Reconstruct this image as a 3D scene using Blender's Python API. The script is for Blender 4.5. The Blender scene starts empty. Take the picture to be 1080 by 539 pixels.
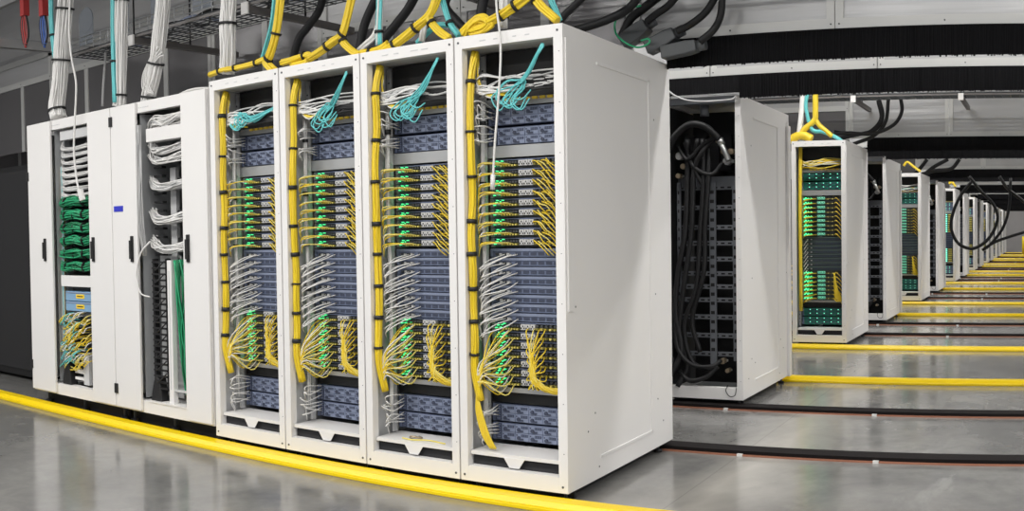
import bpy, math, random
from mathutils import Vector, Matrix
random.seed(7)
R_ = random.uniform
COL = bpy.context.scene.collection

# ------------------------------------------------------------------ the camera's own numbers (also used to place overhead cables)
F, X0, Y0C, ROLL, PITCH, HC = 1037.3, 1103.2, 271.72, 0.0007, -0.0288, 1.3117
FW, FH = 1080.0, 539.0
_r, _t = ROLL, PITCH
RIGHT = Vector((math.cos(_r), 0, math.sin(_r)))
FWD = Vector((-math.sin(_r)*math.sin(_t), math.cos(_t), math.cos(_r)*math.sin(_t)))
UP = Vector((-math.sin(_r)*math.cos(_t), -math.sin(_t), math.cos(_r)*math.cos(_t)))
def at(u, v, Y):
    """the place at depth Y in the hall that lies in the direction of photo point (u, v)"""
    th = (u-X0)/F
    d = RIGHT*math.sin(th) + FWD*math.cos(th) + UP*((Y0C-v)/F)
    return Vector((0, 0, HC)) + d*(Y/d.y)

# ------------------------------------------------------------------ materials
MATS = {}
def mat(name, col, rough=.5, metal=0., emit=None, estr=0., bump=None, spec=.5, coat=0., var=None):
    m = bpy.data.materials.new(name); m.use_nodes = True
    nt = m.node_tree; b = nt.nodes['Principled BSDF']
    b.inputs['Base Color'].default_value = (*col, 1)
    b.inputs['Roughness'].default_value = rough; b.inputs['Metallic'].default_value = metal
    b.inputs['Specular IOR Level'].default_value = spec
    if coat: b.inputs['Coat Weight'].default_value = coat; b.inputs['Coat Roughness'].default_value = .1
    if emit: b.inputs['Emission Color'].default_value = (*emit, 1); b.inputs['Emission Strength'].default_value = estr
    if var or bump:
        tc = nt.nodes.new('ShaderNodeTexCoord'); mp = nt.nodes.new('ShaderNodeMapping')
        nt.links.new(tc.outputs['Object'], mp.inputs[0])
        nz = nt.nodes.new('ShaderNodeTexNoise'); nt.links.new(mp.outputs[0], nz.inputs['Vector'])
        if var:   # (scale, amount, stretch)
            sc, am, st = var; nz.inputs['Scale'].default_value = sc; nz.inputs['Detail'].default_value = 4
            mp.inputs['Scale'].default_value = st
            mx = nt.nodes.new('ShaderNodeMix'); mx.data_type = 'RGBA'
            mx.inputs['A'].default_value = (*[c*(1-am) for c in col], 1); mx.inputs['B'].default_value = (*[min(1, c*(1+am)) for c in col], 1)
            nt.links.new(nz.outputs['Fac'], mx.inputs['Factor']); nt.links.new(mx.outputs['Result'], b.inputs['Base Color'])
        if bump:
            sc, am, st = bump
            mp2 = nt.nodes.new('ShaderNodeMapping'); nt.links.new(tc.outputs['Object'], mp2.inputs[0]); mp2.inputs['Scale'].default_value = st
            n2 = nt.nodes.new('ShaderNodeTexNoise'); n2.inputs['Scale'].default_value = sc; n2.inputs['Detail'].default_value = 3
            nt.links.new(mp2.outputs[0], n2.inputs['Vector'])
            bp = nt.nodes.new('ShaderNodeBump'); bp.inputs['Strength'].default_value = am; bp.inputs['Distance'].default_value = .02
            nt.links.new(n2.outputs['Fac'], bp.inputs['Height']); nt.links.new(bp.outputs[0], b.inputs['Normal'])
    MATS[name] = m
    return m
mat('white', (.80, .785, .77), .38, var=(2.5, .025, (1, 1, .4)))
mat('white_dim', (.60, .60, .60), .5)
mat('grey_rail', (.42, .43, .44), .45, metal=.3)
mat('zinc', (.55, .55, .55), .35, metal=.8)
mat('black', (.012, .012, .013), .55)
mat('black_soft', (.02, .02, .022), .8)
mat('rubber', (.012, .012, .013), .5, spec=.3)
mat('darkgrey', (.07, .075, .08), .5)
mat('connector', (.075, .08, .085), .5)
mat('blue', (.145, .175, .27), .42, metal=.15)
mat('blue_light', (.25, .29, .41), .42, metal=.15)
mat('blue_dark', (.05, .06, .10), .5)
mat('lightblue', (.22, .38, .56), .5)
mat('yellow', (.84, .62, .02), .42)
mat('yellow_cable', (.80, .58, .035), .42)
mat('yellow_pale', (.80, .68, .18), .4)
mat('rail_yellow', (.90, .64, .0), .38, var=(9, .06, (.3, 1, 1)))
mat('rail_black', (.012, .010, .010), .9, spec=.12)
mat('copper', (.36, .15, .09), .5)
mat('cable_white', (.74, .73, .71), .4)
mat('bundle_white', (.80, .79, .77), .45)
mat('cable_grey', (.50, .50, .50), .4)
mat('aqua', (.13, .55, .56), .4)
mat('green', (.02, .34, .15), .42)
mat('green_dark', (.01, .17, .07), .45)
mat('olive', (.30, .27, .06), .5)
mat('red', (.45, .04, .04), .45)
mat('blue_cable', (.04, .12, .42), .4)
mat('silver', (.62, .62, .62), .28, metal=.9)
mat('brass', (.45, .36, .25), .35, metal=.8)
mat('led', (.05, .5, .2), .4, emit=(.08, 1, .30), estr=1.7)
mat('led_teal', (.05, .5, .35), .4, emit=(.25, .95, .65), estr=1.8)
mat('led_bright', (.05, .5, .2), .4, emit=(.08, 1, .32), estr=2.2)
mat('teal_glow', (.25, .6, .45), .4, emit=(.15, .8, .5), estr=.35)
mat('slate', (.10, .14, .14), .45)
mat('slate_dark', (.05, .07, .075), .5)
mat('label_blue', (.03, .04, .50), .5)
mat('label_yellow', (.9, .62, .05), .5)
mat('plate', (.17, .19, .22), .45)
mat('bar_grey', (.17, .18, .20), .5, metal=.2)
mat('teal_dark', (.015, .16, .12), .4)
mat('brush', (.006, .006, .007), .9, spec=.15, bump=(60, .5, (1, 1, .03)))
mat('panel', (.46, .46, .465), .32, metal=.25, bump=(2.2, .35, (.25, 1, 5)), var=(1.6, .25, (.3, 1, 4)))
mat('panel_frame', (.56, .56, .545), .4, metal=.1)
mat('ceiling', (.62, .62, .63), .7, var=(1.2, .15, (1, 1, 1)))
mat('wall', (.30, .29, .29), .7, var=(1.2, .12, (1, 1, 1)))
mat('beam', (.16, .15, .145), .5, metal=.3)
mat('lamp', (1, 1, 1), .5, emit=(1, .98, .95), estr=6)
mat('smoke_glass', (.16, .155, .16), .2, metal=.2)
def floor_mat():
    m = bpy.data.materials.new('floor'); m.use_nodes = True; nt = m.node_tree; b = nt.nodes['Principled BSDF']
    tc = nt.nodes.new('ShaderNodeTexCoord')
    def noise(sc, det, rough=.55, dist=0., st=(1, 1, 1)):
        mp = nt.nodes.new('ShaderNodeMapping'); mp.inputs['Scale'].default_value = st
        nt.links.new(tc.outputs['Object'], mp.inputs[0])
        n = nt.nodes.new('ShaderNodeTexNoise'); n.inputs['Scale'].default_value = sc; n.inputs['Detail'].default_value = det
        n.inputs['Roughness'].default_value = rough; n.inputs['Distortion'].default_value = dist
        nt.links.new(mp.outputs[0], n.inputs['Vector']); return n
    def ramp(src, a, b_, p0=.35, p1=.65):
        r = nt.nodes.new('ShaderNodeValToRGB'); r.color_ramp.elements[0].position = p0; r.color_ramp.elements[1].position = p1
        r.color_ramp.elements[0].color = (*a, 1); r.color_ramp.elements[1].color = (*b_, 1)
        nt.links.new(src.outputs['Fac'], r.inputs[0]); return r
    n1 = noise(.9, 6, .6, .6); r1 = ramp(n1, (.150, .149, .147), (.235, .232, .224))
    n2 = noise(5, 8, .7, .3); r2 = ramp(n2, (.84, .84, .84), (1.12, 1.11, 1.09), .3, .7)
    n3 = noise(1.3, 7, .65, 1.5, (1, .5, 1)); r3 = ramp(n3, (0, 0, 0), (1, 1, 1), .60, .72)
    mu = nt.nodes.new('ShaderNodeMix'); mu.data_type = 'RGBA'; mu.blend_type = 'MULTIPLY'; mu.inputs['Factor'].default_value = 1
    nt.links.new(r1.outputs[0], mu.inputs['A']); nt.links.new(r2.outputs[0], mu.inputs['B'])
    m2 = nt.nodes.new('ShaderNodeMix'); m2.data_type = 'RGBA'; m2.inputs['B'].default_value = (.34, .335, .32, 1)
    ml = nt.nodes.new('ShaderNodeMath'); ml.operation = 'MULTIPLY'; ml.inputs[1].default_value = .45
    nt.links.new(r3.outputs[0], ml.inputs[0]); nt.links.new(ml.outputs[0], m2.inputs['Factor']); nt.links.new(mu.outputs['Result'], m2.inputs['A'])
    # pale construction joint running down the hall past the row ends
    sx = nt.nodes.new('ShaderNodeSeparateXYZ'); nt.links.new(tc.outputs['Object'], sx.inputs[0])
    n5 = noise(1.1, 6, .6, .5, (1, .35, 1))
    def math_(op, a, b_=None, clamp=False):
        q = nt.nodes.new('ShaderNodeMath'); q.operation = op; q.use_clamp = clamp
        for i_, v_ in enumerate((a, b_)):
            if v_ is None: continue
            if isinstance(v_, float): q.inputs[i_].default_value = v_
            else: nt.links.new(v_, q.inputs[i_])
        return q.outputs[0]
    wob = math_('MULTIPLY', math_('SUBTRACT', n5.outputs['Fac'], .5), 1.1)
    d = math_('ABSOLUTE', math_('ADD', math_('ADD', sx.outputs['X'], 1.62), wob))
    band = math_('MULTIPLY', math_('SUBTRACT', 1.0, math_('DIVIDE', d, .42), True), .85)
    m3 = nt.nodes.new('ShaderNodeMix'); m3.data_type = 'RGBA'; m3.inputs['B'].default_value = (.42, .40, .36, 1)
    nt.links.new(band, m3.inputs['Factor']); nt.links.new(m2.outputs['Result'], m3.inputs['A'])
    line = math_('LESS_THAN', math_('ABSOLUTE', math_('ADD', sx.outputs['X'], 1.76)), .004)
    m4 = nt.nodes.new('ShaderNodeMix'); m4.data_type = 'RGBA'; m4.inputs['B'].default_value = (.12, .115, .11, 1)
    nt.links.new(math_('MULTIPLY', line, .28), m4.inputs['Factor']); nt.links.new(m3.outputs['Result'], m4.inputs['A'])
    nt.links.new(m4.outputs['Result'], b.inputs['Base Color'])
    rr = ramp(n2, (.10, .10, .10), (.20, .20, .20)); nt.links.new(rr.outputs[0], b.inputs['Roughness'])
    n4 = noise(2.5, 3); bp = nt.nodes.new('ShaderNodeBump'); bp.inputs['Strength'].default_value = .035; bp.inputs['Distance'].default_value = .02
    nt.links.new(n4.outputs['Fac'], bp.inputs['Height']); nt.links.new(bp.outputs[0], b.inputs['Normal'])
    b.inputs['Specular IOR Level'].default_value = .6
    MATS['floor'] = m
floor_mat()

# ------------------------------------------------------------------ mesh building
def spline(pts, sub=6):
    pts = [Vector(p) for p in pts]
    if len(pts) < 3: return pts
    P = [pts[0]*2-pts[1]] + pts + [pts[-1]*2-pts[-2]]
    out = []
    for i in range(1, len(P)-2):
        a, b, c, d = P[i-1], P[i], P[i+1], P[i+2]
        for k in range(sub):
            t = k/sub
            out.append(.5*((2*b)+(c-a)*t+(2*a-5*b+4*c-d)*t*t+(3*b-a-3*c+d)*t**3))
    out.append(pts[-1])
    return out
class MB:
    def __init__(s): s.v = []; s.f = []; s.m = []; s.names = []; s.smooth = []
    def mi(s, n):
        if n not in s.names: s.names.append(n)
        return s.names.index(n)
    def box(s, x0, x1, y0, y1, z0, z1, m='white', open_=False):
        i = len(s.v); k = s.mi(m)
        s.v += [(x0,y0,z0),(x1,y0,z0),(x1,y1,z0),(x0,y1,z0),(x0,y0,z1),(x1,y0,z1),(x1,y1,z1),(x0,y1,z1)]
        for f in ((0,3,2,1),(4,5,6,7),(0,1,5,4),(1,2,6,5),(2,3,7,6),(3,0,4,7)):
            s.f.append(tuple(i+q for q in f)); s.m.append(k); s.smooth.append(False)
        return s
    def poly(s, pts, axis_vec, m='white'):
        """prism: planar polygon pushed along axis_vec"""
        i = len(s.v); n = len(pts); k = s.mi(m); a = Vector(axis_vec)
        s.v += [tuple(Vector(p)) for p in pts] + [tuple(Vector(p)+a) for p in pts]
        s.f.append(tuple(i+q for q in range(n))); s.f.append(tuple(i+n+q for q in reversed(range(n))))
        for q in range(n): s.f.append((i+q, i+(q+1) % n, i+n+(q+1) % n, i+n+q)[::-1])
        s.m += [k]*(n+2); s.smooth += [False]*(n+2)
        return s
    def tube(s, pts, r, m='cable_white', n=6, sub=5, smooth=True, r1=None):
        pts = spline(pts, sub) if sub else [Vector(p) for p in pts]
        i0 = len(s.v); k = s.mi(m)
        t0 = (pts[1]-pts[0]).normalized(); up = Vector((0, 0, 1)) if abs(t0.z) < .9 else Vector((1, 0, 0))
        nrm = t0.cross(up).normalized()
        L = len(pts)
        for q, p in enumerate(pts):
            t = (pts[min(q+1, L-1)]-pts[max(q-1, 0)])
            if t.length < 1e-9: t = t0
            t.normalize()
            nrm = (nrm-t*nrm.dot(t))
            nrm = nrm.normalized() if nrm.length > 1e-6 else t.orthogonal().normalized()
            bn = t.cross(nrm)
            rr = r if r1 is None else r+(r1-r)*q/(L-1)
            for a in range(n):
                an = 2*math.pi*a/n
                s.v.append(tuple(p+nrm*(rr*math.cos(an))+bn*(rr*math.sin(an))))
        for q in range(L-1):
            for a in range(n):
                b = (a+1) % n
                s.f.append((i0+q*n+a, i0+q*n+b, i0+(q+1)*n+b, i0+(q+1)*n+a)); s.m.append(k); s.smooth.append(smooth)
        s.f.append(tuple(i0+a for a in reversed(range(n)))); s.f.append(tuple(i0+(L-1)*n+a for a in range(n)))
        s.m += [k, k]; s.smooth += [False, False]
        return s
    def cyl(s, p0, p1, r, m, n=12, r1=None): return s.tube([p0, p1], r, m, n, 0, True, r1)
    def build(s, name, parent=None, loc=None, bevel=0):
        me = bpy.data.meshes.new(name); me.from_pydata(s.v, [], s.f)
        for n in s.names: me.materials.append(MATS[n])
        me.polygons.foreach_set('material_index', s.m); me.polygons.foreach_set('use_smooth', s.smooth)
        me.update()
        o = bpy.data.objects.new(name, me); COL.objects.link(o)
        if parent: o.parent = parent
        if loc: o.location = loc
        if bevel:
            b = o.modifiers.new('bevel', 'BEVEL'); b.width = bevel; b.segments = 2; b.limit_method = 'ANGLE'
        return o
def tag(o, label, cat, group=None, kind=None):
    o['label'] = label; o['category'] = cat
    if group: o['group'] = group
    if kind: o['kind'] = kind
    return o
def thing(name, loc, label, cat, group=None, rz=0):
    o = bpy.data.objects.new(name, None); COL.objects.link(o); o.location = loc; o.rotation_euler = (0, 0, rz)
    o.empty_display_size = .1
    return tag(o, label, cat, group)
def dup(root, loc, label, group=None, rz=0):
    r = root.copy(); COL.objects.link(r); r.location = loc; r.rotation_euler = (0, 0, rz); r['label'] = label
    if group: r['group'] = group
    for ch in list(root.children):
        c = ch.copy(); COL.objects.link(c); c.parent = r
        for g in list(ch.children):
            d = g.copy(); COL.objects.link(d); d.parent = c
    return r
def structure(o): o['kind'] = 'structure'; return o

# ------------------------------------------------------------------ measures of the hall
XE, W, PW = -2.198, .610, .6194          # row ends on this X; rack width; rack pitch
DEP, HT, HB = 1.346, 2.30, .06
YF, PER = 4.12, 6.51                     # front of the first row; distance to the next row facing the same way
YR = 6.86                                # rear of the second row (it faces away)
ROWS = 8

# ------------------------------------------------------------------ the setting
structure(MB().box(-16, 9, -4, 62, -.1, 0, 'floor').build('floor'))
structure(MB().box(-16, 9, -4, 62, 4.3, 4.4, 'ceiling').build('ceiling'))
structure(MB().box(-16, 9, 58, 58.2, 0, 4.3, 'wall').build('wall_back'))
structure(MB().box(-16.2, -16, -4, 58, 0, 4.3, 'wall').build('wall_left'))

# ------------------------------------------------------------------ floor strips under each row face
def floor_strip(y, kind, n):
    x0, x1 = -9.5, 7.0
    if kind == 'yellow':
        m = MB()
        m.box(x0, x1, y-.075, y+.075, 0, .018, 'rail_yellow')
        m.poly([(x0, y-.055, .018), (x0, y+.06, .018), (x0, y+.05, .044), (x0, y-.035, .044)], (x1-x0, 0, 0), 'rail_yellow')
        o = m.build('floor_rail', bevel=.003)
        lab = 'yellow floor rail along the %s' % n
    else:
        m = MB()
        m.box(x0, x1, y-.05, y+.09, 0, .03, 'rail_black'); o = m.build('floor_rail')
        MB().box(x0, x1, y-.060, y-.053, 0, .010, 'copper').build('copper_strip', o)
        lab = 'black copper-edged floor rail along the %s' % n
        k = 0
        for xx in (-1.75, -.95, .4) if y < 6 else (-2.3, -1.2, .2):
            MB().box(xx-.016, xx+.016, y-.072, y-.05, 0, .014, 'cable_white').build('clip', o); k += 1
    tag(o, lab, 'floor rail')
ORD = ['first', 'second', 'third', 'fourth', 'fifth', 'sixth', 'seventh', 'eighth', 'ninth', 'tenth', 'eleventh', 'twelfth', 'thirteenth', 'fourteenth', 'fifteenth', 'sixteenth']
for n in range(ROWS):
    floor_strip(YF-.06+PER*n, 'yellow', ORD[2*n]+' rack row, open cabled side')
    floor_strip(YF+DEP+PER*n, 'black', ORD[2*n]+' rack row, rear side')
    floor_strip(YR+PER*n-.02, 'black', ORD[2*n+1]+' rack row, rear side')
    floor_strip(YR+DEP+.04+PER*n, 'yellow', ORD[2*n+1]+' rack row, open cabled side')

# ------------------------------------------------------------------ hot aisle containment hanging above each rear face
def containment(y, n, which, side):
    t = thing('containment_wall', (0, y, 2.44), 'hanging grey panel wall in white frames above the %s' % which, 'containment wall')
    x = -1.18-1.24*(9 if n == 0 else 5)
    while x < 6.5:
        a, b = x+.004, x+1.236
        z0 = 0 if x > -2.5 or (side and n) else (.34 if x > -6 or n else .56)
        if side and x > -4: z0 = 0
        z1 = 1.86
        fr = MB()
        fr.box(a, b, -.02, .02, z0, z0+.062, 'panel_frame').box(a, b, -.02, .02, z1-.1, z1, 'panel_frame').box(a, b, -.02, .02, .80, .86, 'panel_frame')
        fr.box(a, a+.045, -.02, .02, z0+.062, z1-.1, 'panel_frame').box(b-.045, b, -.02, .02, z0+.062, z1-.1, 'panel_frame')
        for sx in (a+.02, b-.02, (a+b)/2): fr.cyl((sx, -.024, z0+.03), (sx, -.019, z0+.03), .005, 'darkgrey', 8)
        f = fr.build('panel_frame', t)
        MB().box(a+.045, b-.045, -.004, .004, z0+.062, z1-.1, 'panel').build('panel', f)
        if z0:
            g = MB().box(a, a+.04, -.015, .015, -.14, z0, 'panel_frame').box(b-.04, b, -.015, .015, -.14, z0, 'panel_frame').box(a+.60, a+.66, -.015, .015, -.14, z0, 'panel_frame').build('lower_frame', t)
            MB().box(a+.04, b-.04, -.004, .004, -.14, z0, 'smoke_glass').build('lower_pane', g)
        x += 1.24
    xl = XE+.012 if not side else -3.42
    m = MB().box(xl, 6.5, y-.045, y-.022, 2.275 if not side else 2.315, 2.44, 'brush')
    if side: m.box(XE+.012, 6.5, y-.045, y-.022, 2.275, 2.315, 'brush')
    if n < 2:     # bristle fringe
        random.seed(n*2+side)
        xx = XE+.012
        while xx < .6:
            w = R_(.004, .012); m.box(xx, xx+w, y-.049-R_(0, .003), y-.044, 2.262+R_(0, .012), 2.435, 'brush'); xx += w+R_(.001, .01)
    o = m.build('brush_curtain')
    tag(o, 'black brush curtain hanging under the panel wall above the %s' % which, 'brush curtain')
for n in range(ROWS):
    containment(YF+DEP+PER*n, n, 'rear of the %s row' % ORD[2*n], 0)
    containment(YR+PER*n, n, 'rear of the %s row' % ORD[2*n+1], 1)

# ------------------------------------------------------------------ racks
def foot_bm(x, y):
    return MB().cyl((x, y, 0), (x, y, .015), .026, 'black', 12).cyl((x, y, .012), (x, y, .07), .009, 'darkgrey', 8)
def rack_shell(t, side_r=False, rear=False):
    """white rack frame in its own coordinates: x 0..W, y 0 (open front)..DEP"""
    fr = MB()
    pw, ph = .044, .062
    for y in (0, DEP-.05):
        fr.box(0, pw, y, y+.05, HB, HT, 'white').box(W-pw, W, y, y+.05, HB, HT, 'white')
        fr.box(pw, W-pw, y, y+.05, HT-ph, HT, 'white').box(pw, W-pw, y, y+.05, HB, HB+ph+.012, 'white')
    for x in (0, W-pw):
        fr.box(x, x+pw, .05, DEP-.05, HB, HB+.05, 'white').box(x, x+pw, .05, DEP-.05, HT-.05, HT, 'white')
    for x in (.022, W-.022):
        for z in (HB+.03, HT-.03):
            fr.cyl((x, -.003, z), (x, .001, z), .006, 'darkgrey', 8)
    for x in (.15, .23, .34, .41): fr.box(x, x+.05*R_(.4, 1), -.0015, 0, HT-.036, HT-.030, 'white_dim')
    for k in range(9):
        fr.cyl((W-.014, -.002, .25+k*.24), (W-.014, .001, .25+k*.24), .0025, 'darkgrey', 6)
    fr.build('frame', t, bevel=.003)
    MB().box(pw, W-pw, .05, DEP-.05, HT-.012, HT-.002, 'white_dim').box(pw, W-pw, .06, DEP-.06, HT-.05, HT-.04, 'white_dim').build('top_panel', t)
    MB().box(pw, W-pw, .05, DEP-.05, HB, HB+.012, 'darkgrey').build('floor_panel', t)
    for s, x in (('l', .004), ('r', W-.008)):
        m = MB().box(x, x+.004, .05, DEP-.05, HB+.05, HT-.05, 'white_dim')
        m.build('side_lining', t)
    for x in (.02, W-.05):      # equipment rails with square holes
        m = MB().box(x, x+.03, .205, .215, HB+.07, HT-.07, 'grey_rail').box(x, x+.03, 1.0, 1.02, HB+.07, HT-.07, 'grey_rail')
        for k in range(46): m.box(x+.009, x+.018, .2035, .205, .17+k*.044, .18+k*.044, 'black')
        m.build('mounting_rail', t)
    for x, y in ((.05, .08), (W-.05, .08), (.05, DEP-.1), (W-.05, DEP-.1)): foot_bm(x, y).build('foot', t)
def gap_shade(t, w, z):  # black sheets added under the body, standing in for shade in the floor gap
    MB().box(.03, w-.03, .13, .15, 0, z, 'black').box(w-.09, w-.075, .15, DEP-.16, 0, z, 'black').build('gap_shade', t)
def side_panel(t, flip=False):
    """large outer side sheet on the x=W side, with pressed frame lines"""
    m = MB(); x = W
    m.box(x, x+.006, .0, DEP, HB, HT, 'white')
    g = .004
    ya, yb, za, zb = (.36, 1.03, .16, 2.17)
    if flip: ya, yb = DEP-yb, DEP-ya
    for (a, b, c, d) in ((ya, yb, za, za+.016), (ya, yb, zb-.016, zb)): m.box(x+.006, x+.011, a, b, c, d, 'white')
    m.box(x+.006, x+.011, yb-.014, yb, za, zb, 'white')
    m.box(x+.006, x+.013, *((.02, .07) if not flip else (DEP-.07, DEP-.02)), .93, 2.235, 'white')
    for y, z in ((.10, .95), (1.10, 1.95), (1.10, .95), (.22, .32), (.3, .40), (1.03, .3), (1.12, .34), (.34, .12), (1.2, .2)):
        if flip: y = DEP-y
        m.cyl((x+.0055, y, z), (x+.0075, y, z), .0055, 'darkgrey', 8)
    o = m.build('side_panel', t, bevel=.0015); return o

def bottom_shelf(t):
    m = MB(); z = .205; x0, x1 = .05, W-.05
    m.box(x0, x1, .02, .24, z, z+.006, 'white')
    c = (x0+x1)/2
    m.poly([(x0, .02, z-.012), (x1, .02, z-.012), (x1, .02, z), (x0, .02, z)], (0, .004, 0), 'white')
    m.poly([(c-.028, .018, z-.058), (c+.028, .018, z-.058), (c+.062, .018, z-.008), (c-.062, .018, z-.008)], (0, .004, 0), 'white')
    m.box(x0, x1, .045, .05, HB+.07, z-.012, 'black_soft')
    m.box(x0, x1, .0, .045, HB+.074, HB+.079, 'white')
    m.build('bottom_shelf', t, bevel=.001)

# equipment: each built once in its own coordinates (x 0..EW from the left, y 0 = face, z 0 = underside)
EW = .482
def module_mesh(w, h):
    m = MB()
    m.box(0, w, -.004, .03, 0, h, 'blue_light')
    m.box(w*.42, w*.94, -.0052, -.004, h*.50, h*.86, 'blue_dark')
    for k in range(4): m.box(w*(.46+.12*k), w*(.50+.12*k), -.0062, -.0052, h*.54, h*.82, 'blue')
    m.cyl((w*.26, -.012, h*.36), (w*.26, -.004, h*.36), h*.24, 'blue_dark', 12)
    m.box(w*.26, w*.62, -.010, -.006, h*.12, h*.30, 'blue_dark')
    m.box(w*.06, w*.14, -.0055, -.004, h*.62, h*.82, 'blue_dark')
    return m
def make_chassis():
    t = thing('module_chassis', (0, 0, 0), 'x', 'module chassis')
    h = .088
    MB().box(0, EW, 0, .60, 0, h, 'blue').box(0, .018, -.006, 0, 0, h, 'blue').box(EW-.018, EW, -.006, 0, 0, h, 'blue').build('chassis_body', t)
    m = MB().box(.02, .050, -.005, 0, .004, h-.004, 'blue_dark')
    for k in range(6): m.box(.024, .046, -.006, -.005, .010+k*.0125, .016+k*.0125, 'blue')
    m.build('indicator_block', t)
    mw = (EW-.055-.02)/5
    base = None
    for r in range(2):
        for c in range(5):
            if base is None:
                base = module_mesh(mw-.004, .039).build('drive_module', t); o = base
            else:
                o = base.copy(); COL.objects.link(o); o.parent = t
            o.location = (.055+c*mw, 0, .003+r*.0425)
    return t
def make_switch():
    t = thing('optical_switch', (0, 0, 0), 'x', 'optical switch')
    h = .046
    m = MB().box(0, EW, .01, .45, 0, h, 'darkgrey').box(0, .02, 0, .012, 0, h, 'zinc').box(EW-.02, EW, 0, .012, 0, h, 'zinc')
    m.box(.02, EW-.02, -.002, .012, h-.006, h, 'blue')
    m.build('switch_body', t)
    m = MB()
    for k in range(6):
        x = .078+k*.0165
        m.box(x, x+.011, -.022, .01, .008, .018, 'olive').box(x, x+.011, -.018, .01, .024, .034, 'darkgrey')
        m.box(x+.002, x+.009, -.026, -.022, .009, .016, 'yellow_pale')
    m.build('transceiver', t)
    m = MB()
    for k, (x, z) in enumerate(((.022, .012), (.034, .026), (.048, .014), (.060, .029), (.086, .021), (.040, .036), (.072, .036))):
        m.box(x, x+.007, -.007, .01, z, z+.0045, 'led')
    m.build('status_light', t)
    m = MB()
    for j in range(3):
        x = .182+j*.029
        m.box(x, x+.026, -.016, .01, .010, .038, 'white_dim')
        for a in range(3): m.box(x+.002+a*.008, x+.008+a*.008, -.0175, -.016, .014+.010*(a % 2), .022+.010*(a % 2), 'black')
    m.build('port_block', t)
    m = MB()
    for k in range(5):
        x = .272+k*.026
        m.box(x, x+.012, -.020, .01, .010, .020, 'yellow_pale' if k % 2 else 'olive').box(x, x+.012, -.014, .01, .026, .036, 'darkgrey')
    m.build('adapter_block', t)
    return t
def make_server():
    t = thing('server', (0, 0, 0), 'x', 'server')
    h = .0455
    MB().box(0, EW, .006, .70, 0, h-.003, 'blue').box(0, .016, -.004, .006, 0, h-.003, 'blue_light').box(EW-.016, EW, -.004, .006, 0, h-.003, 'blue_light').build('server_body', t)
    m = MB().box(.018, EW-.018, -.004, .006, 0, .028, 'blue')
    m.box(.018, EW-.018, -.010, .006, .028, h-.004, 'blue_light')
    for k in range(7): m.box(.15+k*.045, .185+k*.045, -.005, -.004, .006, .022, 'blue_dark')
    m.box(.03, .12, -.0055, -.004, .006, .020, 'darkgrey')
    m.build('bezel', t)
    m = MB()
    for k in range(4): m.box(.035+k*.022, .050+k*.022, -.012, -.004, .007, .018, 'white_dim' if k % 2 else 'darkgrey')
    m.build('network_port', t)
    return t
CH, SW, SV = make_chassis(), make_switch(), make_server()
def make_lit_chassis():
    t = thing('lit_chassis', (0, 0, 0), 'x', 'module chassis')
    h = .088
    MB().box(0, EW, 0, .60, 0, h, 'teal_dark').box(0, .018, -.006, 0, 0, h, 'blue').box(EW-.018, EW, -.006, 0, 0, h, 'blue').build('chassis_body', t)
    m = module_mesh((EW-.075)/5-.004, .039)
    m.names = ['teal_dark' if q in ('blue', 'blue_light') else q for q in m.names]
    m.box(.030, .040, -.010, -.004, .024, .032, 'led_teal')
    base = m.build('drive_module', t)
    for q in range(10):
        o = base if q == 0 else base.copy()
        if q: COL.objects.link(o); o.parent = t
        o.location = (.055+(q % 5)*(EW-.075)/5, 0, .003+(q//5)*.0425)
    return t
CHL = make_lit_chassis()
def swap(o, table):
    me = o.data.copy()
    for i_, mm in enumerate(me.materials):
        if mm.name in table: me.materials[i_] = MATS[table[mm.name]]
    o.data = me
def lit_copy(proto, name, tables, repl=None):
    t = thing(name, (0, 0, 0), 'x', proto['category'])
    for ch in list(proto.children):
        c = ch.copy(); COL.objects.link(c); c.parent = t; swap(c, tables)
    return t
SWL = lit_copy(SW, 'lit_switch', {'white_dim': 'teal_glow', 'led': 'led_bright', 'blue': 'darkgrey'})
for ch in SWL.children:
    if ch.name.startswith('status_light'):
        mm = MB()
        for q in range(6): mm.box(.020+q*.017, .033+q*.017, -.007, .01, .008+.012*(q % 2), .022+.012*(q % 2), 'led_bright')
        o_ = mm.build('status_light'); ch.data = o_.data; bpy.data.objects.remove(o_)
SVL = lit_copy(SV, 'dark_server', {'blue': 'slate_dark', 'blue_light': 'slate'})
used = {}
def place(proto, loc, label, group):
    if proto.name not in used:
        used[proto.name] = 1; proto.location = loc; proto['label'] = label; proto['group'] = group; return proto
    return dup(proto, loc, label, group)
EX, EY = .064, .215                       # equipment offset in a rack
Z_TOP = [1.868, 1.766]                    # chassis pair at the top
Z_SW = [1.645-.0505*k for k in range(9)]
Z_SV = [1.190-.0475*k for k in range(8)]
Z_LO = [.806-.0475*k for k in range(7)]
Z_BOT = [.335, .238]
FROM_TOP = ['topmost']+['%s from top' % q for q in ('second', 'third', 'fourth', 'fifth', 'sixth', 'seventh', 'eighth', 'ninth')]
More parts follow.
